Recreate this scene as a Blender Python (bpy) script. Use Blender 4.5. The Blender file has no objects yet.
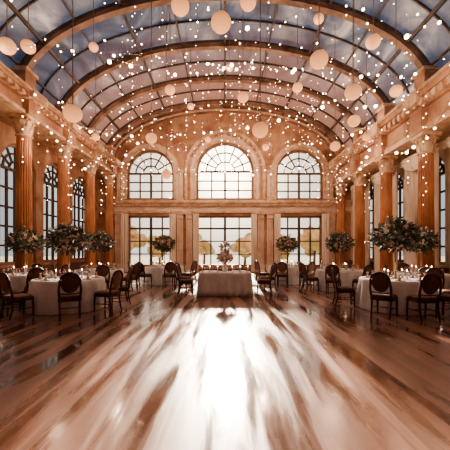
import bpy, bmesh, math, random
from mathutils import Vector, Matrix
random.seed(7)
S = bpy.context.scene
pi = math.pi

# ------------------------------------------------------------------ materials
def mat(name, c1, c2=None, rough=0.5, metal=0.0, scale=2.0, emit=None, estr=0.0, bump=0.0, stretch=(1,1,1), sheen=0, sampling=None, detail=5):
    m = bpy.data.materials.new(name); m.use_nodes = True
    nt = m.node_tree; N = nt.nodes; L = nt.links
    b = N["Principled BSDF"]
    b.inputs["Base Color"].default_value = (*c1, 1)
    b.inputs["Roughness"].default_value = rough
    b.inputs["Metallic"].default_value = metal
    if c2 or bump:
        tc = N.new("ShaderNodeTexCoord"); mp = N.new("ShaderNodeMapping")
        mp.inputs["Scale"].default_value = stretch
        L.new(tc.outputs["Object"], mp.inputs["Vector"])
        n = N.new("ShaderNodeTexNoise"); n.inputs["Scale"].default_value = scale; n.inputs["Detail"].default_value = detail
        n.inputs["Distortion"].default_value = 0.6
        L.new(mp.outputs["Vector"], n.inputs["Vector"])
        if c2:
            r = N.new("ShaderNodeValToRGB")
            r.color_ramp.elements[0].position = 0.35; r.color_ramp.elements[0].color = (*c1, 1)
            r.color_ramp.elements[1].position = 0.65; r.color_ramp.elements[1].color = (*c2, 1)
            L.new(n.outputs["Fac"], r.inputs["Fac"]); L.new(r.outputs["Color"], b.inputs["Base Color"])
        if bump:
            bp = N.new("ShaderNodeBump"); bp.inputs["Strength"].default_value = bump
            L.new(n.outputs["Fac"], bp.inputs["Height"]); L.new(bp.outputs["Normal"], b.inputs["Normal"])
    if emit:
        b.inputs["Emission Color"].default_value = (*emit, 1)
        b.inputs["Emission Strength"].default_value = estr
    if sampling:
        m.cycles.emission_sampling = sampling
    return m

M = {}
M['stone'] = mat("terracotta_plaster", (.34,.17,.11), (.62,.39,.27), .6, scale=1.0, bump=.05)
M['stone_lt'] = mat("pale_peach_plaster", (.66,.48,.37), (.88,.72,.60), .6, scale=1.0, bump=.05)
M['column'] = mat("warm_marble", (.30,.11,.05), (.62,.29,.15), .35, scale=1.5, stretch=(1,1,.4))
M['trim'] = mat("gilded_trim", (.52,.33,.22), (.80,.60,.46), .45, scale=3)
M['dado'] = mat("mahogany_panel", (.12,.06,.045), (.22,.11,.08), .4, scale=2)
M['rib'] = mat("ceiling_rib_paint", (.14,.08,.06), (.38,.24,.175), .5, scale=1.2)
M['ribdark'] = mat("ceiling_bar_paint", (.05,.04,.042), (.13,.095,.085), .5, scale=2)
M['muntin'] = mat("window_bar_paint", (.07,.045,.04), None, .5)
M['frame'] = mat("window_frame_paint", (.22,.13,.095), (.32,.20,.15), .5, scale=4)
M['curtain'] = mat("cream_curtain", (.72,.60,.49), (.92,.83,.73), .85, scale=2, stretch=(1,1,.2))
M['cloth'] = mat("white_linen", (.70,.67,.66), (.86,.84,.82), .8, scale=3)
M['chair'] = mat("dark_walnut", (.04,.02,.015), (.10,.048,.032), .4, scale=8)
M['uphol'] = mat("brown_upholstery", (.11,.055,.04), (.20,.10,.07), .8, scale=10)
M['uphol2'] = mat("russet_upholstery", (.20,.10,.07), (.32,.18,.13), .8, scale=10)
M['leaf'] = mat("dark_leaf", (.05,.08,.065), (.14,.17,.125), .5, scale=6)
M['leaf2'] = mat("olive_leaf", (.20,.23,.165), (.33,.33,.24), .5, scale=6)
M['petal_c'] = mat("cream_petal", (.85,.70,.60), (.92,.82,.74), .6, scale=9)
M['petal_p'] = mat("pink_petal", (.80,.45,.36), (.90,.62,.52), .6, scale=9)
M['brass'] = mat("aged_brass", (.55,.38,.22), None, .3, .8)
M['china'] = mat("white_china", (.8,.77,.74), None, .2)
M['napkin'] = mat("peach_napkin", (.75,.5,.4), None, .8)
M['wire'] = mat("cord", (.26,.19,.15), None, .6)
M['bulb'] = mat("fairy_bulb", (1,.8,.6), None, .4, emit=(1,.76,.50), estr=9, sampling='NONE')
M['flame'] = mat("candle_flame", (1,.7,.4), None, .4, emit=(1,.66,.36), estr=14, sampling='NONE')
M['bark'] = mat("bark", (.12,.08,.05), (.2,.14,.09), .9, scale=5)
M['fol'] = mat("garden_foliage", (.44,.42,.26), (.76,.64,.42), .8, scale=1.5)
M['grass'] = mat("lawn", (.30,.30,.18), (.42,.38,.24), .95, scale=.5)

# lantern: glowing paper, a little brighter at the bottom
m = mat("paper_lantern_skin", (.80,.50,.33), None, .7, emit=(1,.42,.17), estr=1.5)
nt = m.node_tree; tc = nt.nodes.new("ShaderNodeTexCoord"); sp = nt.nodes.new("ShaderNodeSeparateXYZ")
mr = nt.nodes.new("ShaderNodeMapRange"); mr.inputs[1].default_value=-.2; mr.inputs[2].default_value=.2; mr.inputs[3].default_value=1.1; mr.inputs[4].default_value=.2
nt.links.new(tc.outputs["Object"], sp.inputs[0]); nt.links.new(sp.outputs[2], mr.inputs[0])
nt.links.new(mr.outputs[0], nt.nodes["Principled BSDF"].inputs["Emission Strength"])
M['lantern'] = m

# glass
def glassmat(name, tint, fac):
    m = bpy.data.materials.new(name); m.use_nodes = True
    nt = m.node_tree; nt.nodes.clear()
    o = nt.nodes.new("ShaderNodeOutputMaterial"); mx = nt.nodes.new("ShaderNodeMixShader")
    t = nt.nodes.new("ShaderNodeBsdfTransparent"); g = nt.nodes.new("ShaderNodeBsdfGlossy")
    t.inputs[0].default_value = (*tint,1); g.inputs["Roughness"].default_value = .08
    mx.inputs[0].default_value = fac
    nt.links.new(t.outputs[0], mx.inputs[1]); nt.links.new(g.outputs[0], mx.inputs[2]); nt.links.new(mx.outputs[0], o.inputs[0])
    return m
M['glass'] = glassmat("window_glass", (.95,.93,.9), .07)
M['wglass'] = glassmat("wine_glass_clear", (.85,.85,.87), .3)

# vault glazing : dusky blue glass, mottled, opaque, with evening-sky glow painted in as emission
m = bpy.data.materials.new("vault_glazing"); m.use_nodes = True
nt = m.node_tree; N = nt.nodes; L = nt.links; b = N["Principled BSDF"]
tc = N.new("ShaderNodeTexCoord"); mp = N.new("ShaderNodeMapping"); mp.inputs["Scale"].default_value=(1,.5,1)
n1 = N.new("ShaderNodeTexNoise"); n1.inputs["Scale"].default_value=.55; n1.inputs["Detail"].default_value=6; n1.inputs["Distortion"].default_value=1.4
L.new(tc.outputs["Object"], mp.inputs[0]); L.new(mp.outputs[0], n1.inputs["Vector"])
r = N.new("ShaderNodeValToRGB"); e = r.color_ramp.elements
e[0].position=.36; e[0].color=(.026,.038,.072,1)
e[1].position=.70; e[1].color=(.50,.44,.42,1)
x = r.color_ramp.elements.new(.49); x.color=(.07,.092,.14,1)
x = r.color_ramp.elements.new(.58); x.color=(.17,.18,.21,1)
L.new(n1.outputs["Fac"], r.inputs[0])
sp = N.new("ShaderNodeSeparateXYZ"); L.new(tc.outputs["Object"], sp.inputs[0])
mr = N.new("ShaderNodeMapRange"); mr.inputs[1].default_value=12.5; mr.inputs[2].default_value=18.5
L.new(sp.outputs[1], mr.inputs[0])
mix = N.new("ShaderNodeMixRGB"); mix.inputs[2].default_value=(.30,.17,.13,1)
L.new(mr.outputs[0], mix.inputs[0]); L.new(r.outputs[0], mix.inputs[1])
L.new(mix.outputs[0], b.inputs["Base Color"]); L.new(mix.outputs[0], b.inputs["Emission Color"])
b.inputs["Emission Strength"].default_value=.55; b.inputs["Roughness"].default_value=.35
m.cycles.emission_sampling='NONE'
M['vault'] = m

# floor : polished parquet boards running down the hall
m = bpy.data.materials.new("polished_wood_floor"); m.use_nodes = True
nt = m.node_tree; N = nt.nodes; L = nt.links; b = N["Principled BSDF"]
tc = N.new("ShaderNodeTexCoord"); mp = N.new("ShaderNodeMapping"); mp.inputs["Rotation"].default_value=(0,0,pi/2)
L.new(tc.outputs["Object"], mp.inputs[0])
br = N.new("ShaderNodeTexBrick"); br.inputs["Scale"].default_value=1; br.inputs["Brick Width"].default_value=2.4; br.inputs["Row Height"].default_value=.11
br.inputs["Mortar Size"].default_value=.002; br.inputs["Color1"].default_value=(.26,.135,.095,1); br.inputs["Color2"].default_value=(.19,.095,.066,1); br.inputs["Mortar"].default_value=(.13,.065,.05,1)
br.offset=.37
L.new(mp.outputs[0], br.inputs["Vector"])
mp2 = N.new("ShaderNodeMapping"); mp2.inputs["Scale"].default_value=(2.6,.24,1)
L.new(tc.outputs["Object"], mp2.inputs[0])
n = N.new("ShaderNodeTexNoise"); n.inputs["Scale"].default_value=1.5; n.inputs["Detail"].default_value=7; n.inputs["Distortion"].default_value=.5
L.new(mp2.outputs[0], n.inputs["Vector"])
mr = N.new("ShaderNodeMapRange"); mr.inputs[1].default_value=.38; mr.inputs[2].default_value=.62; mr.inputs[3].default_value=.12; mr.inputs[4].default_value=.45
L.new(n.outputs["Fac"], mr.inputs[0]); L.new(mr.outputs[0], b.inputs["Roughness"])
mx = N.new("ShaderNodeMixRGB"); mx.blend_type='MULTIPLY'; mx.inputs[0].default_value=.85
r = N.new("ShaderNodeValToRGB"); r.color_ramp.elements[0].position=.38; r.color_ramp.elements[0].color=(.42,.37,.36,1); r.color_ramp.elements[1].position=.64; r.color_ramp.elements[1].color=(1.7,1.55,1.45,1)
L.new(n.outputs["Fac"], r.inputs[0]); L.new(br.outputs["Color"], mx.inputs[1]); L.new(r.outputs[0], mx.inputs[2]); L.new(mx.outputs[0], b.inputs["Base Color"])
b.inputs["Specular IOR Level"].default_value=.9
b.inputs["Coat Weight"].default_value=.7
mr4 = N.new("ShaderNodeMapRange"); mr4.inputs[1].default_value=.40; mr4.inputs[2].default_value=.60; mr4.inputs[3].default_value=.07; mr4.inputs[4].default_value=.26
L.new(n.outputs["Fac"], mr4.inputs[0]); L.new(mr4.outputs[0], b.inputs["Coat Roughness"])
bp = N.new("ShaderNodeBump"); bp.inputs["Strength"].default_value=.20; bp.inputs["Distance"].default_value=.02
mp5 = N.new("ShaderNodeMapping"); mp5.inputs["Scale"].default_value=(1.5,.5,1); L.new(tc.outputs["Object"], mp5.inputs[0])
n3 = N.new("ShaderNodeTexNoise"); n3.inputs["Scale"].default_value=3; L.new(mp5.outputs[0], n3.inputs["Vector"])
L.new(n3.outputs["Fac"], bp.inputs["Height"]); L.new(bp.outputs[0], b.inputs["Normal"]); L.new(bp.outputs[0], b.inputs["Coat Normal"])
M['floor'] = m

# ------------------------------------------------------------------ mesh builder
class B:
    def __init__(s, mats):
        s.v=[]; s.f=[]; s.mi=[]; s.sm=[]; s.mats=mats
    def add(s, vs, fs, m=0, smooth=False):
        o=len(s.v); s.v.extend([tuple(v) for v in vs])
        for f in fs:
            s.f.append([i+o for i in f]); s.mi.append(m); s.sm.append(smooth)
    def box(s, lo, hi, m=0):
        x0,y0,z0=lo; x1,y1,z1=hi
        vs=[(x0,y0,z0),(x1,y0,z0),(x1,y1,z0),(x0,y1,z0),(x0,y0,z1),(x1,y0,z1),(x1,y1,z1),(x0,y1,z1)]
        s.add(vs,[(3,2,1,0),(4,5,6,7),(0,1,5,4),(1,2,6,5),(2,3,7,6),(3,0,4,7)],m)
    def lathe(s, prof, c=(0,0,0), seg=20, m=0, smooth=True, flute=0, fz=(0,0)):
        vs=[];fs=[]
        for (r,z) in prof:
            for i in range(seg):
                a=2*pi*i/seg; rr=r
                if flute and fz[0]<=z<=fz[1] and i%2: rr=r*(1-flute)
                vs.append((c[0]+rr*math.cos(a),c[1]+rr*math.sin(a),c[2]+z))
        n=len(prof)
        for j in range(n-1):
            for i in range(seg):
                k=(i+1)%seg
                fs.append((j*seg+i,j*seg+k,(j+1)*seg+k,(j+1)*seg+i))
        fs.append(tuple(reversed(range(seg)))); fs.append(tuple(range((n-1)*seg,n*seg)))
        s.add(vs,fs,m,smooth)
    def tube(s, pts, r, m=0, seg=6, r2=None, smooth=True):
        pts=[Vector(p) for p in pts]; vs=[];fs=[]; n=len(pts)
        for j,p in enumerate(pts):
            t=(pts[min(j+1,n-1)]-pts[max(j-1,0)]).normalized()
            up=Vector((0,0,1)) if abs(t.z)<.9 else Vector((1,0,0))
            a=t.cross(up).normalized(); b_=t.cross(a)
            rr=r if r2 is None else r+(r2-r)*j/(n-1)
            for i in range(seg):
                q=2*pi*i/seg
                vs.append(p+a*rr*math.cos(q)+b_*rr*math.sin(q))
        for j in range(n-1):
            for i in range(seg):
                k=(i+1)%seg; fs.append((j*seg+i,j*seg+k,(j+1)*seg+k,(j+1)*seg+i))
        fs.append(tuple(reversed(range(seg)))); fs.append(tuple(range((n-1)*seg,n*seg)))
        s.add(vs,fs,m,smooth)
    def ball(s, c, r, m=0, sub=1, sc=(1,1,1), jit=0):
        vs,fs=ICO[sub]
        out=[]
        for v in vs:
            k=r*(1+random.uniform(-jit,jit))
            out.append((c[0]+v[0]*k*sc[0],c[1]+v[1]*k*sc[1],c[2]+v[2]*k*sc[2]))
        s.add(out,fs,m,jit==0)
    def obj(s, name, loc=(0,0,0), rot=0):
        me=bpy.data.meshes.new(name); me.from_pydata(s.v,[],s.f)
        for mm in s.mats: me.materials.append(M[mm])
        me.polygons.foreach_set("material_index", s.mi); me.polygons.foreach_set("use_smooth", s.sm)
        me.update()
        bm=bmesh.new(); bm.from_mesh(me); bmesh.ops.recalc_face_normals(bm,faces=bm.faces); bm.to_mesh(me); bm.free()
        return place(me,name,loc,rot)
def place(me,name,loc=(0,0,0),rot=0,scale=1):
    o=bpy.data.objects.new(name,me); o.location=loc; o.rotation_euler=(0,0,rot); o.scale=(scale,)*3
    S.collection.objects.link(o); return o
ICO={}
for sub in (1,2,3,4):
    bm=bmesh.new(); bmesh.ops.create_icosphere(bm,subdivisions=sub,radius=1)
    ICO[sub]=([tuple(v.co) for v in bm.verts],[tuple(v.index for v in f.verts) for f in bm.faces]); bm.free()

# ------------------------------------------------------------------ hall dimensions
YB=20.5; YF=-3.0; XW=8.6; ZS=7.3; RISE=3.9; AX=7.9
def vz(x, k=0): 
    q=max(0,1-(x/(AX-k))**2); return ZS+(RISE-k)*math.sqrt(q)

# floor
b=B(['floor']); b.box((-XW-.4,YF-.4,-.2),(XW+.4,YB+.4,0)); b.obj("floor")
b=B(['grass']); b.box((-60,YB+.41,-.3),(60,80,-.2)); b.box((-60,-20,-.3),(-XW-.41,YB+.41,-.2)); b.box((XW+.41,-20,-.3),(60,YB+.41,-.2)); b.obj("lawn_ground")

# ---- walls with openings (filled 2d curve, extruded)
def arch_pts(cu,half,v0,vs,n=24):
    p=[(cu-half,v0),(cu+half,v0),(cu+half,vs)]
    for i in range(1,n): 
        a=pi*i/n; p.append((cu+half*math.cos(a),vs+half*math.sin(a)))
    p.append((cu-half,vs)); return p
def rect_pts(u0,u1,v0,v1): return [(u0,v0),(u1,v0),(u1,v1),(u0,v1)]
def wall(name,outer,holes,mw,material,th=.2):
    cu=bpy.data.curves.new(name,'CURVE'); cu.dimensions='2D'; cu.fill_mode='BOTH'; cu.extrude=th
    for pts in [outer]+holes:
        sp=cu.splines.new('POLY'); sp.points.add(len(pts)-1); sp.use_cyclic_u=True
        for i,p in enumerate(pts): sp.points[i].co=(p[0],p[1],0,1)
    o=bpy.data.objects.new(name+"_tmp",cu); S.collection.objects.link(o)
    dg=bpy.context.evaluated_depsgraph_get()
    me=bpy.data.meshes.new_from_object(o.evaluated_get(dg)); bpy.data.objects.remove(o)
    me.name=name
    for v in me.vertices: v.co=mw(v.co.x,v.co.y,v.co.z)
    me.materials.clear(); me.materials.append(M[material])
    for p in me.polygons: p.use_smooth=False
    bm=bmesh.new(); bm.from_mesh(me); bmesh.ops.recalc_face_normals(bm,faces=bm.faces); bm.to_mesh(me); bm.free()
    return place(me,name)
mapB=lambda u,v,w: Vector((u,YB+.2+w,v))      # w>0 outward
mapL=lambda u,v,w: Vector((-XW-.2-w,u,v))
mapR=lambda u,v,w: Vector((XW+.2+w,u,v))

outer=[(-XW-.4,0),(XW+.4,0),(XW+.4,ZS)]
outer+= [((AX+.1)*math.cos(pi*i/40),ZS+(RISE+.1)*math.sin(pi*i/40)) for i in range(0,41)]
outer+=[(-XW-.4,ZS)]
LOW=[(-6.65,-3.55),(-1.95,1.95),(3.55,6.65)]
ARC=[(-5.1,1.6,4.95,6.75),(0,1.95,4.95,6.9),(5.1,1.6,4.95,6.75)]
holes=[rect_pts(a,c,.35,3.85) for a,c in LOW]+[arch_pts(*a) for a in ARC]
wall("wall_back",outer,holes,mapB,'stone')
COLY=[2.8,5.6,8.4,11.2,13.95,16.7,19.4]
BAYS=[(COLY[i]+COLY[i+1])/2 for i in range(len(COLY)-1)]
shL=[arch_pts(y,1.1,.9,4.8) for y in BAYS]
shR=[arch_pts(y,.85,.9,4.6) for y in BAYS]
side=[(YF,0),(YB,0),(YB,ZS+.2),(YF,ZS+.2)]
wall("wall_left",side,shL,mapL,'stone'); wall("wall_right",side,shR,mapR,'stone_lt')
b=B(['stone']); b.box((-XW-.4,YF-.4,0),(XW+.4,YF,11.4)); b.obj("wall_front")

# ---- windows
def bar(b,mp,p,q,wd,w0,w1,m):
    p=Vector(p);q=Vector(q); d=(q-p).normalized(); n=Vector((-d.y,d.x))*wd/2
    c=[p-n,p+n,q+n,q-n]
    vs=[mp(a.x,a.y,w0) for a in c]+[mp(a.x,a.y,w1) for a in c]
    b.add(vs,[(0,1,2,3),(7,6,5,4),(0,4,5,1),(1,5,6,2),(2,6,7,3),(3,7,4,0)],m)
def arch_band(b,mp,cu,vs_,r0,r1,vb,w0,w1,m,n=24):
    inn=[(cu+r0,vb)]+[(cu+r0*math.cos(pi*i/n),vs_+r0*math.sin(pi*i/n)) for i in range(n+1)]+[(cu-r0,vb)]
    out=[(cu+r1,vb)]+[(cu+r1*math.cos(pi*i/n),vs_+r1*math.sin(pi*i/n)) for i in range(n+1)]+[(cu-r1,vb)]
    k=len(inn); vs=[mp(*p,w0) for p in inn]+[mp(*p,w0) for p in out]+[mp(*p,w1) for p in inn]+[mp(*p,w1) for p in out]
    fs=[]
    for i in range(k-1):
        fs+=[(i,i+1,k+i+1,k+i),(2*k+i,3*k+i,3*k+i+1,2*k+i+1),(i,2*k+i,2*k+i+1,i+1),(k+i,k+i+1,3*k+i+1,3*k+i)]
    fs+=[(0,k,3*k,2*k),(k-1,3*k-1,4*k-1,2*k-1)]
    b.add(vs,fs,m)
wn=0
def arched_window(mp,cu,half,v0,vs_,cols=4,rows=3,big=False):
    global wn; wn+=1
    b=B(['frame','muntin','glass'])
    arch_band(b,mp,cu,vs_,half-.13,half-.002,v0,-.08,.08,0)
    bar(b,mp,(cu-half,v0+.06),(cu+half,v0+.06),.12,-.1,.1,0)
    bar(b,mp,(cu-half+.1,vs_),(cu+half-.1,vs_),.12,-.06,.06,1)
    hi=half-.1
    for i in range(1,cols):
        u=cu-hi+2*hi*i/cols; wd=.14 if i*2==cols else .09
        bar(b,mp,(u,v0),(u,vs_),wd,-.04,.04,1)
    for j in range(1,rows):
        v=v0+(vs_-v0)*j/rows; bar(b,mp,(cu-hi,v),(cu+hi,v),.08,-.035,.035,1)
    for rr in (.36,.7): arch_band(b,mp,cu,vs_,hi*rr-.04,hi*rr+.04,vs_-.0001,-.035,.035,1,18)
    k=8 if big else 6
    for i in range(1,k):
        a=pi*i/k; r0=hi*.36 if i*2!=k else 0
        bar(b,mp,(cu+r0*math.cos(a),vs_+r0*math.sin(a)),(cu+hi*math.cos(a),vs_+hi*math.sin(a)),.08,-.035,.035,1)
    pts=arch_pts(cu,half-.05,v0,vs_); b.add([mp(*p,0) for p in pts],[tuple(range(len(pts)))],2)
    b.obj("window_%d"%wn)
def rect_window(mp,u0,u1,v0,v1,cols,rows):
    global wn; wn+=1
    b=B(['frame','muntin','glass'])
    for p,q in (((u0,v0+.07),(u1,v0+.07)),((u0,v1-.07),(u1,v1-.07)),((u0+.07,v0),(u0+.07,v1)),((u1-.07,v0),(u1-.07,v1))):
        bar(b,mp,p,q,.14,-.08,.08,0)
    for i in range(1,cols):
        u=u0+(u1-u0)*i/cols; bar(b,mp,(u,v0),(u,v1),.16 if (i*2==cols) else .09,-.05,.05,1)
    for j in range(1,rows):
        v=v0+(v1-v0)*j/rows; bar(b,mp,(u0,v),(u1,v),.13 if j==rows-1 else .075,-.04,.04,1)
    b.add([mp(*p,0) for p in rect_pts(u0+.05,u1-.05,v0+.05,v1-.05)],[(0,1,2,3)],2)
    b.obj("window_%d"%wn)
for a,c in LOW: rect_window(mapB,a,c,.35,3.85,4,4)
for i,a in enumerate(ARC): arched_window(mapB,*a,cols=4,rows=3,big=i==1)
for y in BAYS: arched_window(mapL,y,1.1,.9,4.8,4,5); 
for y in BAYS: arched_window(mapR,y,.85,.9,4.6,3,5)

# ---- back wall architecture
b=B(['trim','stone_lt','stone'])
for i,(cu,h,v0,vs_) in enumerate(ARC):
    arch_band(b,mapB,cu,vs_,h,h+.16,v0,-.34,-.2,0)
    arch_band(b,mapB,cu,vs_,h+.16,h+.34,v0,-.28,-.2,1)
    arch_band(b,mapB,cu,vs_,h+.34,h+.42,v0,-.32,-.2,0)
    if i==1:
        arch_band(b,mapB,cu,vs_,h+.62,h+.80,v0,-.34,-.2,0)
        for k in range(1,18):
            a=pi*k/18; bar(b,mapB,(cu+(h+.42)*math.cos(a),vs_+(h+.42)*math.sin(a)),(cu+(h+.64)*math.cos(a),vs_+(h+.64)*math.sin(a)),.10,-.26,-.2,0)
    bar(b,mapB,(cu,vs_+h-.02),(cu,vs_+h+.5),.26,-.42,-.2,0)  # keystone
for x in (-3.08,3.08,-7.15,7.15):
    bar(b,mapB,(x,4.9),(x,6.75),.42,-.3,-.2,1); bar(b,mapB,(x,6.7),(x,6.95),.56,-.36,-.2,0); bar(b,mapB,(x,4.9),(x,5.1),.52,-.34,-.2,0)
for x in (-2.95,2.95):
    ring=[mapB(x+.32*math.cos(a),8.5+.32*math.sin(a),-.24) for a in [2*pi*k/20 for k in range(21)]]
    b.tube(ring,.05,0,6)
b.obj("trim_1")
# mid cornice
b=B(['trim','stone_lt'])
for z0,z1,d in ((4.02,4.16,.12),(4.16,4.45,.06),(4.45,4.56,.16),(4.56,4.68,.26),(4.68,4.80,.36),(4.80,4.88,.28)):
    b.box((-XW,YB-d,z0),(XW,YB,z1),1 if d==.06 else 0)
for i in range(58):
    x=-8.3+i*.291; b.box((x-.05,YB-.24,4.46),(x+.05,YB-.1,4.56),0)
b.obj("trim_2")
# lower pilasters
b=B(['stone_lt','trim'])
for x in (-7.25,-3.05,-2.42,2.42,3.05,7.25):
    b.box((x-.2,YB-.2,.5),(x+.2,YB,3.6),0); b.box((x-.27,YB-.27,0),(x+.27,YB,.5),0)
    for k in (-.1,0,.1): b.box((x+k-.02,YB-.225,.6),(x+k+.02,YB-.19,3.5),1)
    b.box((x-.24,YB-.24,3.55),(x+.24,YB,3.65),1); b.box((x-.22,YB-.22,3.65),(x+.22,YB,3.9),0); b.box((x-.3,YB-.3,3.9),(x+.3,YB,4.02),1)
b.obj("trim_3")
b=B(['dado']); 
b.box((-XW,YB-.06,0),(XW,YB,.22)); b.obj("baseboard_back")
for sx,nm in ((-1,'left'),(1,'right')):
    b=B(['dado']); xs=sorted((sx*XW,sx*(XW-.06))); b.box((xs[0],YF,0),(xs[1],YB-.07,.8)); b.obj("baseboard_"+nm)

# ---- side entablatures
def entab(sx,zb,name):
    b=B(['stone','trim'])
    h=ZS-zb
    steps=[(7.22,0,.14,1),(7.28,.14,.22,0),(7.34,.22,.60,0),(7.2,.60,.70,0),(7.08,.70,.80,1),(6.98,.80,.92,0),(6.9,.92,1,1)]
    for x,a,c,m in steps:
        xs=sorted((sx*x,sx*XW)); b.box((xs[0],YF,zb+a*h),(xs[1],YB-.01,zb+c*h),m)
    y=YF+.2
    while y<YB-.3:
        xs=sorted((sx*7.02,sx*7.3)); b.box((xs[0],y-.08,zb+.62*h),(xs[1],y+.08,zb+.79*h),1); y+=.34
    for y in COLY:
        xs=sorted((sx*7.1,sx*7.4)); b.box((xs[0],y-.34,zb),(xs[1],y+.34,zb+.6*h),0)
        xs=sorted((sx*6.86,sx*7.2)); b.box((xs[0],y-.42,zb+.68*h),(xs[1],y+.42,ZS+.02),1)
        xs=sorted((sx*7.25,sx*8.2)); b.box((xs[0],y-.3,ZS),(xs[1],y+.3,ZS+.75),0)
        xs=sorted((sx*7.17,sx*8.2)); b.box((xs[0],y-.36,ZS+.75),(xs[1],y+.36,ZS+.87),1)
    b.obj(name)
entab(-1,6.45,"trim_4"); entab(1,5.8,"trim_5")

# ---- columns
def column(h):
    b=B(['column','trim'])
    b.box((-.38,-.38,0),(.38,.38,.16),0)
    b.lathe([(.36,.16),(.38,.22),(.36,.28),(.31,.31),(.31,.36),(.335,.40),(.31,.45),(.275,.5)],seg=28)
    zt=h-.75
    pr=[(.275*(1-.12*(k/12)**1.5),.5+(zt-.5)*k/12) for k in range(13)]
    b.lathe(pr,seg=40,smooth=False,flute=.09,fz=(.6,zt-.1))
    b.lathe([(.25,zt),(.30,zt+.03),(.25,zt+.07),(.235,zt+.1),(.24,zt+.35),(.29,zt+.52),(.36,zt+.62)],seg=24,m=1)
    for tier,(z0,hh,n,r0) in enumerate(((zt+.08,.26,8,.245),(zt+.28,.28,8,.26))):
        for i in range(n):
            a=2*pi*(i+.5*tier)/n; ca,sa=math.cos(a),math.sin(a); t=Vector((-sa,ca,0)); rd=Vector((ca,sa,0))
            rows=[(r0,0,.08),(r0+.03,hh*.5,.095),(r0+.08,hh*.9,.07),(r0+.13,hh,.04),(r0+.13,hh*.85,.015)]
            vs=[];fs=[]
            for (rr,zz,w) in rows:
                for sgn in (-1,0,1):
                    p=rd*(rr+(0.02 if sgn==0 else 0))+t*w*sgn; vs.append((p.x,p.y,z0+zz))
            for j in range(4):
                for k in range(2): fs.append((j*3+k,j*3+k+1,j*3+k+4,j*3+k+3))
            b.add(vs,fs,1,True)
    for i in range(4):
        a=pi/4+i*pi/2
        pts=[]
        for k in range(16):
            q=k/15*3.4*pi/2+pi/2; rr=.085*(1-k/19)
            d=.38+rr*math.cos(q-pi*.5)*.9; pts.append((d*math.cos(a),d*math.sin(a),zt+.56+rr*math.sin(q-pi*.5)))
        b.tube(pts,.025,1,6)
    b.box((-.36,-.36,h-.12),(.36,.36,h),1); b.box((-.33,-.33,h-.16),(.33,.33,h-.11),0)
    return b
for sx,h in ((-1,6.45),(1,5.8)):
    cb=column(h); me=None
    for y in COLY:
        if me is None: o=cb.obj("column",(sx*7.5,y,0)); me=o.data
        else: place(me,"column",(sx*7.5,y,0))

# ---- vault
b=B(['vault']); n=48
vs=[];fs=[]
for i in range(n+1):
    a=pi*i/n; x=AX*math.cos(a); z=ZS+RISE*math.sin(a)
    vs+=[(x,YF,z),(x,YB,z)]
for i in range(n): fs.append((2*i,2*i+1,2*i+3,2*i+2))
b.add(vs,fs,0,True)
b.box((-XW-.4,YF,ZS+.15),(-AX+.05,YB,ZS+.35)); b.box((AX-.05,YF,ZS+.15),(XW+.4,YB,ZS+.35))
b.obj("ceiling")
def rib(b,y,w,k0,k1,m,n=40):
    vs=[];fs=[]
    for i in range(n+1):
        a=pi*i/n
        for (kk,yy) in ((k0,y-w/2),(k1,y-w/2),(k1,y+w/2),(k0,y+w/2)):
            vs.append(((AX-kk)*math.cos(a),yy,ZS+(RISE-kk)*math.sin(a)))
    for i in range(n):
        for j in range(4):
            k=(j+1)%4; fs.append((4*i+j,4*i+k,4*i+4+k,4*i+4+j))
    b.add(vs,fs,m)
b=B(['rib','trim','ribdark'])
for y in COLY+[0,-2.8]:
    rib(b,y,.20,.02,.28,0); rib(b,y,.30,.02,.10,2); rib(b,y,.25,.26,.30,0)
rib(b,YB-.2,.4,.02,.34,0); rib(b,YB-.43,.08,.25,.36,1)
ally=sorted(COLY+[0,-2.8])
for i in range(len(ally)-1):
    rib(b,(ally[i]+ally[i+1])/2,.05,.01,.09,2)
NP=12
for i in range(1,NP):
    a=pi*i/NP; r0=.02; r1=.18 if i%2==0 else .12; w=.05 if i%2==0 else .03
    t=Vector((-AX*math.sin(a),0,RISE*math.cos(a))).normalized()
    p0=Vector(((AX-r0)*math.cos(a),0,ZS+(RISE-r0)*math.sin(a))); p1=Vector(((AX-r1)*math.cos(a),0,ZS+(RISE-r1)*math.sin(a)))
    vs=[]
    for y in (YF+.01,YB-.01):
        for p in (p0-t*w,p1-t*w,p1+t*w,p0+t*w): vs.append((p.x,y,p.z))
    b.add(vs,[(0,1,2,3),(7,6,5,4),(0,4,5,1),(1,5,6,2),(2,6,7,3),(3,7,4,0)],2)
b.obj("ceiling_ribs")

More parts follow.
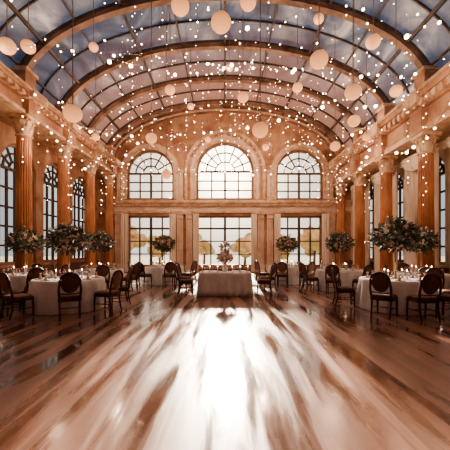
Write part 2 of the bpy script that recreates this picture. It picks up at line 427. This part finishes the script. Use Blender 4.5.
# ---- curtains
def curtain(mp,u0,u1,v0,v1,w,tie=None,folds=None):
    b=B(['curtain','brass']); folds=folds or max(3,int((u1-u0)/.13)); nu=folds*6; nv=16
    vs=[];fs=[]
    for j in range(nv+1):
        t=j/nv; v=v0+(v1-v0)*t
        pin=1
        if tie: pin=1-.45*math.exp(-((t-.38)/.2)**2)
        for i in range(nu+1):
            s_=i/nu
            if tie==1: u=u0+(u1-u0)*s_*pin
            elif tie==-1: u=u1-(u1-u0)*(1-s_)*pin
            else: u=u0+(u1-u0)*s_
            vs.append(mp(u,v,w+.05*math.sin(s_*folds*2*pi)))
    for j in range(nv):
        for i in range(nu):
            a=j*(nu+1)+i; fs.append((a,a+1,a+nu+2,a+nu+1))
    b.add(vs,fs,0,True)
    return b
for y in BAYS:
    for (a,c,t) in ((y-1.08,y-.02,1),(y+.02,y+1.08,-1)):
        curtain(mapR,a,c,.02,5.45,-.62,t).obj("window_curtain")
    b=B(['curtain','brass']); vs=[];fs=[];nu=24;nv=8
    for j in range(nv+1):
        for i in range(nu+1):
            s_=i/nu; sag=.25+.45*math.sin(pi*s_); u=y-1.1+2.2*s_; t=j/nv
            vs.append(mapR(u,5.55-sag*t,-.78+.04*math.sin(t*5*pi)-.06*math.sin(pi*s_)))
    for j in range(nv):
        for i in range(nu):
            a=j*(nu+1)+i; fs.append((a,a+1,a+nu+2,a+nu+1))
    b.add(vs,fs,0,True); b.tube([mapR(y-1.15,5.56,-.70),mapR(y+1.15,5.56,-.70)],.03,1); b.obj("swag_valance")
for (a,c) in ((-7.0,-6.5),(-3.75,-3.3),(-2.15,-1.75),(1.75,2.15),(3.3,3.75),(6.5,7.0)):
    curtain(mapB,a,c,.03,3.95,-.52).obj("window_curtain")

# ------------------------------------------------------------------ furniture
def rsq(w,d,r,n=5):
    pts=[]
    for cx,cy,a0 in ((w-r,d-r,0),(-w+r,d-r,pi/2),(-w+r,-d+r,pi),(w-r,-d+r,1.5*pi)):
        for i in range(n+1):
            a=a0+pi/2*i/n; pts.append((cx+r*math.cos(a),cy+r*math.sin(a)))
    return pts
def slab(b,layers,m,smooth=True,tf=None):
    vs=[];fs=[]; n=len(layers[0][0])
    for pts,z in layers:
        for p in pts:
            v=(p[0],p[1],z); vs.append(tf(v) if tf else v)
    for j in range(len(layers)-1):
        for i in range(n):
            k=(i+1)%n; fs.append((j*n+i,j*n+k,(j+1)*n+k,(j+1)*n+i))
    fs.append(tuple(reversed(range(n)))); fs.append(tuple(range((len(layers)-1)*n,len(layers)*n)))
    b.add(vs,fs,m,smooth)
def chair(up):
    b=B(['chair',up])
    for sx in (-1,1):
        b.tube([(sx*.20,.20,.44),(sx*.205,.21,.25),(sx*.20,.215,0)],.028,0,8,.016)
        b.tube([(sx*.195,-.2,.44),(sx*.195,-.215,.22),(sx*.19,-.27,0)],.026,0,8,.017)
        b.tube([(sx*.2,.2,.2),(sx*.193,-.21,.2)],.010,0)
    b.tube([(-.197,0,.2),(.197,0,.2)],.010,0)
    slab(b,[(rsq(.235,.235,.06),.38),(rsq(.24,.24,.06),.41),(rsq(.235,.235,.06),.45)],0,False)
    slab(b,[(rsq(.22,.22,.07),.45),(rsq(.228,.228,.07),.475),(rsq(.20,.20,.07),.50),(rsq(.12,.12,.05),.51)],1)
    def bk(x,z,off=0): return (x,-.215-(z-.45)*.18+off,z)
    pts=[bk(-.19,.43)]+[bk(-.195-.02*math.sin(pi*t/5),.45+.34*t/5) for t in range(1,6)]
    pts+=[bk(-.2*math.cos(a),.80+.2*math.sin(a)) for a in [pi*k/14 for k in range(0,15)]]
    pts+=[bk(.195+.02*math.sin(pi*t/5),.45+.34*t/5) for t in range(5,0,-1)]+[bk(.19,.43)]
    b.tube(pts,.026,0,8)
    b.tube([bk(-.19,.56),bk(0,.545),bk(.19,.56)],.016,0,6)
    n=24
    vs=[];fs=[]
    for sgn,dy in ((1,.028),(-1,-.028)):
        vs.append(bk(0,.775,dy))
        for ring,(k,dd) in enumerate(((.55,.8),(.9,.45),(1,.0))):
            for i in range(n):
                a=2*pi*i/n; vs.append(bk(.180*k*math.cos(a),.775+.212*k*math.sin(a),dy*dd))
    o=1+3*n
    for s0 in (0,o):
        for i in range(n):
            k=(i+1)%n; fs.append((s0,s0+1+i,s0+1+k))
            for r_ in range(2): fs.append((s0+1+r_*n+i,s0+1+(r_+1)*n+i,s0+1+(r_+1)*n+k,s0+1+r_*n+k))
    b.add(vs,fs,1,True)
    return b
ch1=chair('uphol').obj("dining_chair",(0,-1,-50)); ch2=chair('uphol2').obj("dining_chair",(0,-1,-50))
chm=[ch1.data,ch2.data]; bpy.data.objects.remove(ch1); bpy.data.objects.remove(ch2)
def put_chair(x,y,tx,ty,kind=0,jit=.12):
    a=math.atan2(ty-y,tx-x)-pi/2+random.uniform(-jit,jit)
    place(chm[kind],"dining_chair",(x,y,0),a)

def glass_prof(b,x,y,z,m):
    b.lathe([(.032,0),(.030,.004),(.005,.01),(.005,.09),(.02,.11),(.036,.14),(.038,.17),(.032,.20)],(x,y,z),8,m)
def table_round(r,seats=8):
    b=B(['cloth','china','napkin','wglass','brass','flame','petal_c'])
    seg=96; vs=[];fs=[]
    prof=[(r*.3,.765),(r*.97,.765),(r*1.0,.755),(r*1.012,.70),(r*1.03,.5),(r*1.06,.3),(r*1.09,.012)]
    for j,(rr,z) in enumerate(prof):
        amp=0 if j<3 else .035*(j-2)/4
        for i in range(seg):
            a=2*pi*i/seg; q=rr+amp*math.sin(a*16)+amp*.4*math.sin(a*7+1)
            vs.append((q*math.cos(a),q*math.sin(a),z))
    n=len(prof)
    for j in range(n-1):
        for i in range(seg):
            k=(i+1)%seg; fs.append((j*seg+i,j*seg+k,(j+1)*seg+k,(j+1)*seg+i))
    fs.append(tuple(range(seg)))
    b.add(vs,fs,0,True)
    for i in range(seats):
        a=2*pi*(i+.5)/seats; x,y=(r-.2)*math.cos(a),(r-.2)*math.sin(a)
        b.lathe([(.07,0),(.12,.012),(.125,.018),(.08,.01)],(x,y,.765),16,1)
        b.lathe([(.045,0),(.03,.05),(.012,.1),(.04,.14)],(x,y,.775),8,2)
        a2=a+.26; glass_prof(b,(r-.3)*math.cos(a2),(r-.3)*math.sin(a2),.765,3)
        a2=a-.22; glass_prof(b,(r-.36)*math.cos(a2),(r-.36)*math.sin(a2),.765,3)
    for i in range(4):
        a=2*pi*i/4+.5; x,y=.3*math.cos(a),.3*math.sin(a)
        b.lathe([(.035,0),(.03,.01),(.012,.03),(.02,.05)],(x,y,.765),10,4); b.lathe([(.014,.05),(.014,.19)],(x,y,.765),8,1); b.ball((x,y,.985),.018,5,1,(.7,.7,1.6))
    return b
def foliage(b,c,rx,rz,nl,nf,ml,ml2,mc,mp_,leaf=.11,fl=.05):
    for i in range(nl):
        d=Vector((random.gauss(0,1),random.gauss(0,1),random.gauss(.1,1))).normalized()
        k=random.uniform(.25,1.12)**.6; p=Vector((c[0]+d.x*rx*k,c[1]+d.y*rx*k,c[2]+d.z*rz*k))
        out=(d+Vector((random.uniform(-.6,.6),random.uniform(-.6,.6),random.uniform(-.7,.5)))).normalized()
        sd=out.cross(Vector((random.uniform(-1,1),random.uniform(-1,1),random.uniform(-1,1)))).normalized()
        l=leaf*random.uniform(.7,1.5); w=l*.24; nn=out.cross(sd)
        b.add([p,p+out*l*.45+sd*w+nn*.01,p+out*l-nn*.03,p+out*l*.45-sd*w+nn*.01,p+out*l*.5-nn*.015],[(0,1,4),(1,2,4),(2,3,4),(3,0,4)],ml if random.random()<.58 else ml2)
    for i in range(nf):
        d=Vector((random.gauss(0,1),random.gauss(0,1),random.gauss(.15,.9))).normalized()
        k=random.uniform(.8,1.1); p=Vector((c[0]+d.x*rx*k,c[1]+d.y*rx*k,c[2]+d.z*rz*k)); mm=mc if random.random()<.6 else mp_
        s_=fl*random.uniform(.6,1.4)
        b.ball(p,s_*.55,mm,1)
        q=d.orthogonal().normalized(); w=d.cross(q)
        for j in range(6):
            a=2*pi*j/6; e=(q*math.cos(a)+w*math.sin(a)); t=(w*math.cos(a)-q*math.sin(a))
            b.add([p,p+e*s_*.6+t*s_*.45+d*s_*.1,p+e*s_*1.05+d*s_*.35,p+e*s_*.6-t*s_*.45+d*s_*.1],[(0,1,2,3)],mm,True)
def centerpiece(rx=.42,rz=.30,h=.74):
    b=B(['brass','leaf','leaf2','petal_c','petal_p','wglass'])
    b.lathe([(.12,0),(.12,.012),(.05,.03),(.02,.06),(.016,h*.5),(.03,h*.52),(.016,h*.55),(.02,h-.12),(.07,h-.05),(.11,h),(.10,h+.04)],(0,0,0),16,0)
    c=(0,0,h+rz*.85)
    for i in range(40):
        a=random.uniform(0,2*pi); e=random.uniform(-.1,1.4); k=random.uniform(1.0,1.55)
        d=Vector((math.cos(a)*math.cos(e)*rx,math.sin(a)*math.cos(e)*rx,math.sin(e)*rz*1.25))*k
        tip=Vector((d.x,d.y,h+.15+d.z)); mid=Vector((d.x*.45,d.y*.45,h+.16+d.z*.5))
        b.tube([(0,0,h),mid,tip],.005,1,4)
        for j in range(7):
            t=.35+.65*j/6; p=mid.lerp(tip,t)
            for s_ in (-1,1):
                o=(tip-mid).normalized(); sd=o.orthogonal().normalized()*s_; oo=(o*.5+sd).normalized(); w=oo.cross(o).normalized()*.3+o*.3
                l=random.uniform(.05,.10); b.add([p,p+oo*l*.5+w*l*.45,p+oo*l,p+oo*l*.5-w*l*.45],[(0,1,2,3)],1 if random.random()<.6 else 2)
        if i%3==0: b.ball(tip,.026,3 if i%2 else 4,1)
    foliage(b,c,rx,rz,560,95,1,2,3,4,.12,.05)
    for i in range(16):
        a=random.uniform(0,2*pi); L_=random.uniform(.8,1.25)*rx
        dr=random.uniform(.6,1.3)
        for k in range(9):
            t=k/8; p=Vector((math.cos(a)*L_*(.5+.65*t),math.sin(a)*L_*(.5+.65*t),h+.25*rz+.28*math.sin(t*2.2)-.32*t*dr))
            for s_ in (-1,1):
                o=Vector((math.cos(a+s_*.9),math.sin(a+s_*.9),-.25)); sd=o.cross(Vector((0,0,1))).normalized()
                b.add([p,p+o*.045+sd*.018,p+o*.10,p+o*.045-sd*.018],[(0,1,2,3)],1 if k%3 else 2)
    return b
tAm=table_round(.85).obj("round_dining_table",(0,0,-50)); tBm=table_round(.75,6).obj("round_dining_table",(0,0,-50)); ta=tAm.data; tb=tBm.data
bpy.data.objects.remove(tAm); bpy.data.objects.remove(tBm)
cps=[]
for k in range(3):
    o=centerpiece().obj("floral_centerpiece",(0,0,-50)); cps.append(o.data); bpy.data.objects.remove(o)
TABLES=[ # x,y,big,angles(deg) chairs , kind
 (-4.05,7.8,1,(-118,-62,-20,25,150,205),0),
 (-6.15,9.25,0,(-95,-45,110),0),
 (-4.75,11.4,1,(-110,-65,-15,35,205),0),
 (-2.75,13.6,1,(-120,-70,-20,30,190),1),
 (4.4,7.75,1,(-130,-95,-58,-15,30,165),0),
 (6.25,9.55,0,(-110,-60,80),0),
 (4.35,11.4,1,(-120,-75,-30,145,195),0),
 (2.85,13.8,1,(-110,-60,-10,150,200),1),
]
for i,(x,y,big,angs,kind) in enumerate(TABLES):
    place(ta if big else tb,"round_dining_table",(x,y,0))
    place(cps[i%3],"floral_centerpiece",(x,y,.766),i*1.3,1.0 if i!=4 else 1.1)
    R=(.85 if big else .75)*1.09+.035+.27
    for a in angs:
        a=math.radians(a); put_chair(x+R*math.cos(a),y+R*math.sin(a),x,y,kind if random.random()<.8 else 1-kind)

# centre head table : rectangular, draped
b=B(['cloth','china','wglass','brass','flame','napkin'])
w,d=.86,.42
def rectper(w,d,r=.06):
    base=rsq(w,d,r,4); out=[]
    for i in range(len(base)):
        p=Vector(base[i]); q=Vector(base[(i+1)%len(base)]); L_=(q-p).length; k=max(1,int(L_/.03))
        for j in range(k): out.append(p+(q-p)*j/k)
    return out
base=rectper(w,d); layers=[]
for z,am,gr in ((.765,0,-.03),(.76,0,0),(.70,.006,.008),(.45,.014,.02),(.2,.02,.035),(.012,.026,.05)):
    pts=[]
    for i,p in enumerate(base):
        nd=Vector((p.x/w,p.y/d)); nd=Vector((nd.x if abs(nd.x)>abs(nd.y)*.98 else 0, nd.y if abs(nd.y)>=abs(nd.x)*.98 else 0)).normalized()
        k=gr+am*math.sin(i*.75)
        pts.append((p.x+nd.x*k,p.y+nd.y*k))
    layers.append((pts,z))
slab(b,list(reversed(layers)),0)
for x in (-.62,-.36,.36,.62):
    b.lathe([(.07,0),(.12,.012),(.125,.018),(.08,.01)],(x,.2,.765),16,1); glass_prof(b,x+.1,.05,.765,2); glass_prof(b,x-.05,-.15,.765,2)
for x in (-.75,-.5,-.24,.24,.5,.75):
    b.lathe([(.035,0),(.03,.01),(.012,.03),(.02,.05)],(x,-.22,.765),10,3); b.lathe([(.014,.05),(.014,.17)],(x,-.22,.765),8,1); b.ball((x,-.22,.965),.018,4,1,(.7,.7,1.6))
b.obj("draped_head_table",(0,10.1,0))
b=B(['china','leaf','leaf2','petal_c','petal_p'])
b.lathe([(.07,0),(.09,.03),(.10,.1),(.06,.2),(.07,.25),(.09,.27)],(0,0,0),16,0)
for i in range(18):
    a=random.uniform(0,2*pi); rr=random.uniform(.05,.22); b.tube([(0,0,.22),(rr*.5*math.cos(a),rr*.5*math.sin(a),.42),(rr*math.cos(a),rr*math.sin(a),random.uniform(.5,.95))],.005,1,4)
foliage(b,(0,0,.48),.24,.18,120,100,2,1,3,4,.08,.055)
foliage(b,(0,0,.78),.16,.24,60,54,2,1,3,4,.08,.045)
b.obj("flower_vase",(0,10.1,.766))
for x,y,tx,ty in ((-1.32,10.2,0,10.2),(1.32,10.2,0,10.2),(-1.55,11.3,-.3,11.0),(1.6,11.3,.3,11.0)):
    put_chair(x,y,tx,ty,0,.3)

# ------------------------------------------------------------------ lanterns
LAN=[(-.08,6.0,6.05),(.58,7.5,7.7),(-1.0,6.7,6.95),(-5.45,7.5,6.6),(-5.9,9.0,7.6),(-3.4,6.7,4.55),(-2.2,12,7.9),(-2.7,11,5.6),(.66,11,7.1),
     (.88,7.5,4.5),(2.1,6.7,5.75),(3.2,7.5,5.45),(4.3,10,5.8),(4.4,12,5.65),(4.2,8.5,7.4),(5.7,10,6.8),(-2.4,12.3,4.6),(2.9,12,8.0),
     (-1.6,14,8.2),(1.9,14,6.3),(-4.6,10.5,8.6),(3.0,9.6,8.9),(-.9,16,7.4),(5.9,12.5,6.2),(-5.6,13,6.4),(.2,13,9.4)]
b=B(['lantern','wire','brass']); b.ball((0,0,0),.2,0,4)
b.v=[(x,y,z*.94) for x,y,z in b.v]
for k in range(1,8):
    z=-.185+k*.046; rr=math.sqrt(max(0,.2**2-(z/.94)**2))+.001
    b.tube([(rr*math.cos(a),rr*math.sin(a),z) for a in [2*pi*i/24 for i in range(25)]],.0018,2,4)
b.lathe([(.05,.175),(.05,.2),(.012,.215)],(0,0,0),12,2)
lo=b.obj("paper_lantern",(0,0,-50)); lm=lo.data; bpy.data.objects.remove(lo)
for i,(x,y,z) in enumerate(LAN):
    e=bpy.data.objects.new("hanging_paper_lantern",None); e.location=(x,y,z); S.collection.objects.link(e)
    o=place(lm,"lantern_globe"); o.parent=e; o.scale=(1 if i<18 else .8,)*3
    c=B(['wire']); c.tube([(0,0,.15),(0,0,vz(x)-z-.02)],.011,0,5); oc=c.obj("lantern_cord"); oc.parent=e

# ------------------------------------------------------------------ fairy lights
fb=B(['wire','bulb'])
def strand(p,q,sag,step=.28,r=.03,skip=.12):
    p=Vector(p);q=Vector(q); L_=(q-p).length; n=max(4,int(L_/step)); pts=[]
    for i in range(n+1):
        t=i/n; v=p.lerp(q,t); v.z-=sag*4*t*(1-t); pts.append(v)
    fb.tube(pts,.006,0,3)
    for i,v in enumerate(pts):
        if random.random()<skip: continue
        rr=r*random.choice((.4,.5,.6,.8,1,1.4,2.0))
        fb.ball((v.x+random.uniform(-.05,.05),v.y+random.uniform(-.05,.05),v.z-.035-random.uniform(0,.12)),rr,1,1)
XA=[-7.4,-4.6,-1.6,1.6,4.6,7.4]
for y in (19.4,):
    for i in range(5):
        x0,x1=XA[i],XA[i+1]; strand((x0,y,vz(x0,.4)),(x1,y,vz(x1,.4)),random.uniform(1.0,2.4),.42,.028,.25)
Z=7.35
for (p,q,s_) in [((-7,5.6,Z),(1.2,13.95,10.3),1.3),((7,5.6,Z),(-1.0,13.95,10.3),1.2),((-7,8.4,Z),(7,11.2,Z+.6),-.0),((7,8.4,Z),(-7,13.95,Z),1.3),
    ((0,11.2,9.8),(7,11.2,Z),1.4),((-7,13.95,Z),(7,13.95,Z),1.2),((-7,16.7,Z),(7,16.7,Z),1.4),((-7,19.4,Z),(7,19.4,Z),1.0),
    ((-1.6,8.4,9.6),(3.5,8.4,9.6),1.8),((3.5,8.4,9.6),(7,11.2,Z),1.0),((-6.9,11.2,6.9),(-6.9,16.7,6.9),1.4),((6.9,8.4,6.7),(6.9,13.95,6.7),1.4),((6.9,13.95,6.7),(6.9,19.4,6.7),1.2)]:
    strand(p,q,s_,.36,.034,.25)
# vertical drops
for i in range(150):
    x=random.uniform(-6.8,6.8); y=random.choice(ally[3:]+[12.5,15.3,18,10]); y=y+random.uniform(-.15,.15)
    top=vz(x,.35); ln=random.uniform(.8,min(5.2,top-4.0)); n=int(ln/.55)
    fb.tube([(x,y,top),(x,y,top-ln)],.003,0,3)
    for k in range(n+1):
        if random.random()<.7: fb.ball((x,y,top-.1-k*.55+random.uniform(-.2,.2)),random.choice((.010,.012,.014,.018,.024,.034)),1,1)
for sx in (-1,1):
    for y in COLY[3:]:
        for k in range(3):
            yy=y+random.uniform(-1.2,1.2); top=5.7; ln=random.uniform(1.5,3.2); fb.tube([(sx*6.85,yy,7.0),(sx*6.85,yy,top-ln)],.003,0,3)
            for j in range(int((ln+1)/.45)): fb.ball((sx*6.85,yy,top+.9-j*.45+random.uniform(-.15,.15)),random.uniform(.010,.028),1,1)
fb.obj("fairy_light_strings")

# ------------------------------------------------------------------ garden trees outside
def tree(h,r):
    b=B(['bark','fol']); b.tube([(0,0,-.2),(.05,0,h*.4),(0,.05,h*.7)],.13,0,8,.06)
    for k in range(5):
        a=k*1.3; b.tube([(0,0,h*.45),(r*.6*math.cos(a),r*.6*math.sin(a),h*.75)],.05,0,6,.02)
    for k in range(26):
        d=Vector((random.gauss(0,1),random.gauss(0,1),random.gauss(0,1))).normalized()*random.uniform(.3,1)
        b.ball((d.x*r,d.y*r,h*.7+d.z*h*.32),r*random.uniform(.28,.42),1,2,jit=.16)
    return b
for x,y,h,r in ((-8.3,25.5,3.6,1.4),(-5.8,26.5,2.8,1.3),(-1.9,27,2.3,1.0),(1.7,26,2.2,1.1),(4.6,26,2.9,1.3),(7.6,25.6,3.5,1.4),(-3.6,29,3.0,1.5),(3.0,30,2.8,1.5),(10.5,29,4,2),(-11,29,4,2)):
    tree(h,r).obj("garden_tree",(x,y,0))

# ------------------------------------------------------------------ lights
def light(kind,name,loc,energy,color,**k):
    l=bpy.data.lights.new(name,kind); l.energy=energy; l.color=color
    for a,v in k.items(): setattr(l,a,v)
    o=bpy.data.objects.new(name,l); o.location=loc; S.collection.objects.link(o); return o
sun=light('SUN',"sun",(0,40,18),14.0,(1,.84,.69),angle=math.radians(3))
sun.rotation_euler=Vector((0.0,-1,-.37)).to_track_quat('-Z','Y').to_euler()
warm=(1,.67,.45)
for i,(x,y,z,p) in enumerate([(-3,9.5,7.2,60),(3,9.5,7.2,60),(0,12.5,7.6,95),(-5,14,6.2,90),(5,14,6.2,100),(-2,17.5,7.2,140),(2.2,17.5,7.2,140),(-4.5,4.5,6.8,25),(4.5,4.5,6.8,40),(6.1,8.2,5.6,75),(-6.1,11.0,5.6,50),(-5.8,7.2,5.8,30)]):
    light('POINT',"festoon_fill_light",(x,y,z),p,warm,shadow_soft_size=.05)  # string-light fill points; the one by the right curtains is added to brighten them
for sx in (-1,1):
    o=light('AREA',"added_cornice_fill",(sx*7.15,14,7.42),150,(1,.66,.46),shape='RECTANGLE',size=12,size_y=.12)  # added fill strip above the cornice, brightens the vault and hall
    d=Vector((-sx*.5,0,1)); o.rotation_euler=d.to_track_quat('-Z','X').to_euler()

# world : sunset sky, bright towards the sun (+Y), dusk blue away from it
w=bpy.data.worlds.new("dusk_sky"); S.world=w; w.use_nodes=True; nt=w.node_tree; N=nt.nodes; L=nt.links
bg=N["Background"]; tc=N.new("ShaderNodeTexCoord"); dp=N.new("ShaderNodeVectorMath"); dp.operation='DOT_PRODUCT'; dp.inputs[1].default_value=(0,.965,.262)
L.new(tc.outputs["Generated"],dp.inputs[0])
r=N.new("ShaderNodeValToRGB"); e=r.color_ramp.elements
e[0].position=0; e[0].color=(.18,.22,.30,1); e[1].position=1; e[1].color=(7.5,6.0,4.5,1)
for p,c in ((.45,(.24,.28,.34,1)),(.80,(.40,.42,.45,1)),(.93,(.85,.78,.70,1)),(.975,(1.35,1.16,.96,1)),(.992,(2.8,2.3,1.75,1))):
    q=e.new(p); q.color=c
L.new(dp.outputs["Value"],r.inputs[0]); L.new(r.outputs[0],bg.inputs[0]); bg.inputs[1].default_value=1.0

# ------------------------------------------------------------------ camera
cam=bpy.data.cameras.new("camera"); cam.lens=24; cam.sensor_width=36; cam.shift_y=25/450
co=bpy.data.objects.new("camera",cam); co.location=(0,0,1.5); co.rotation_euler=(pi/2,0,0); S.collection.objects.link(co); S.camera=co
S.view_settings.view_transform='AgX'; S.view_settings.look='AgX - Medium High Contrast'; S.view_settings.exposure=0.45
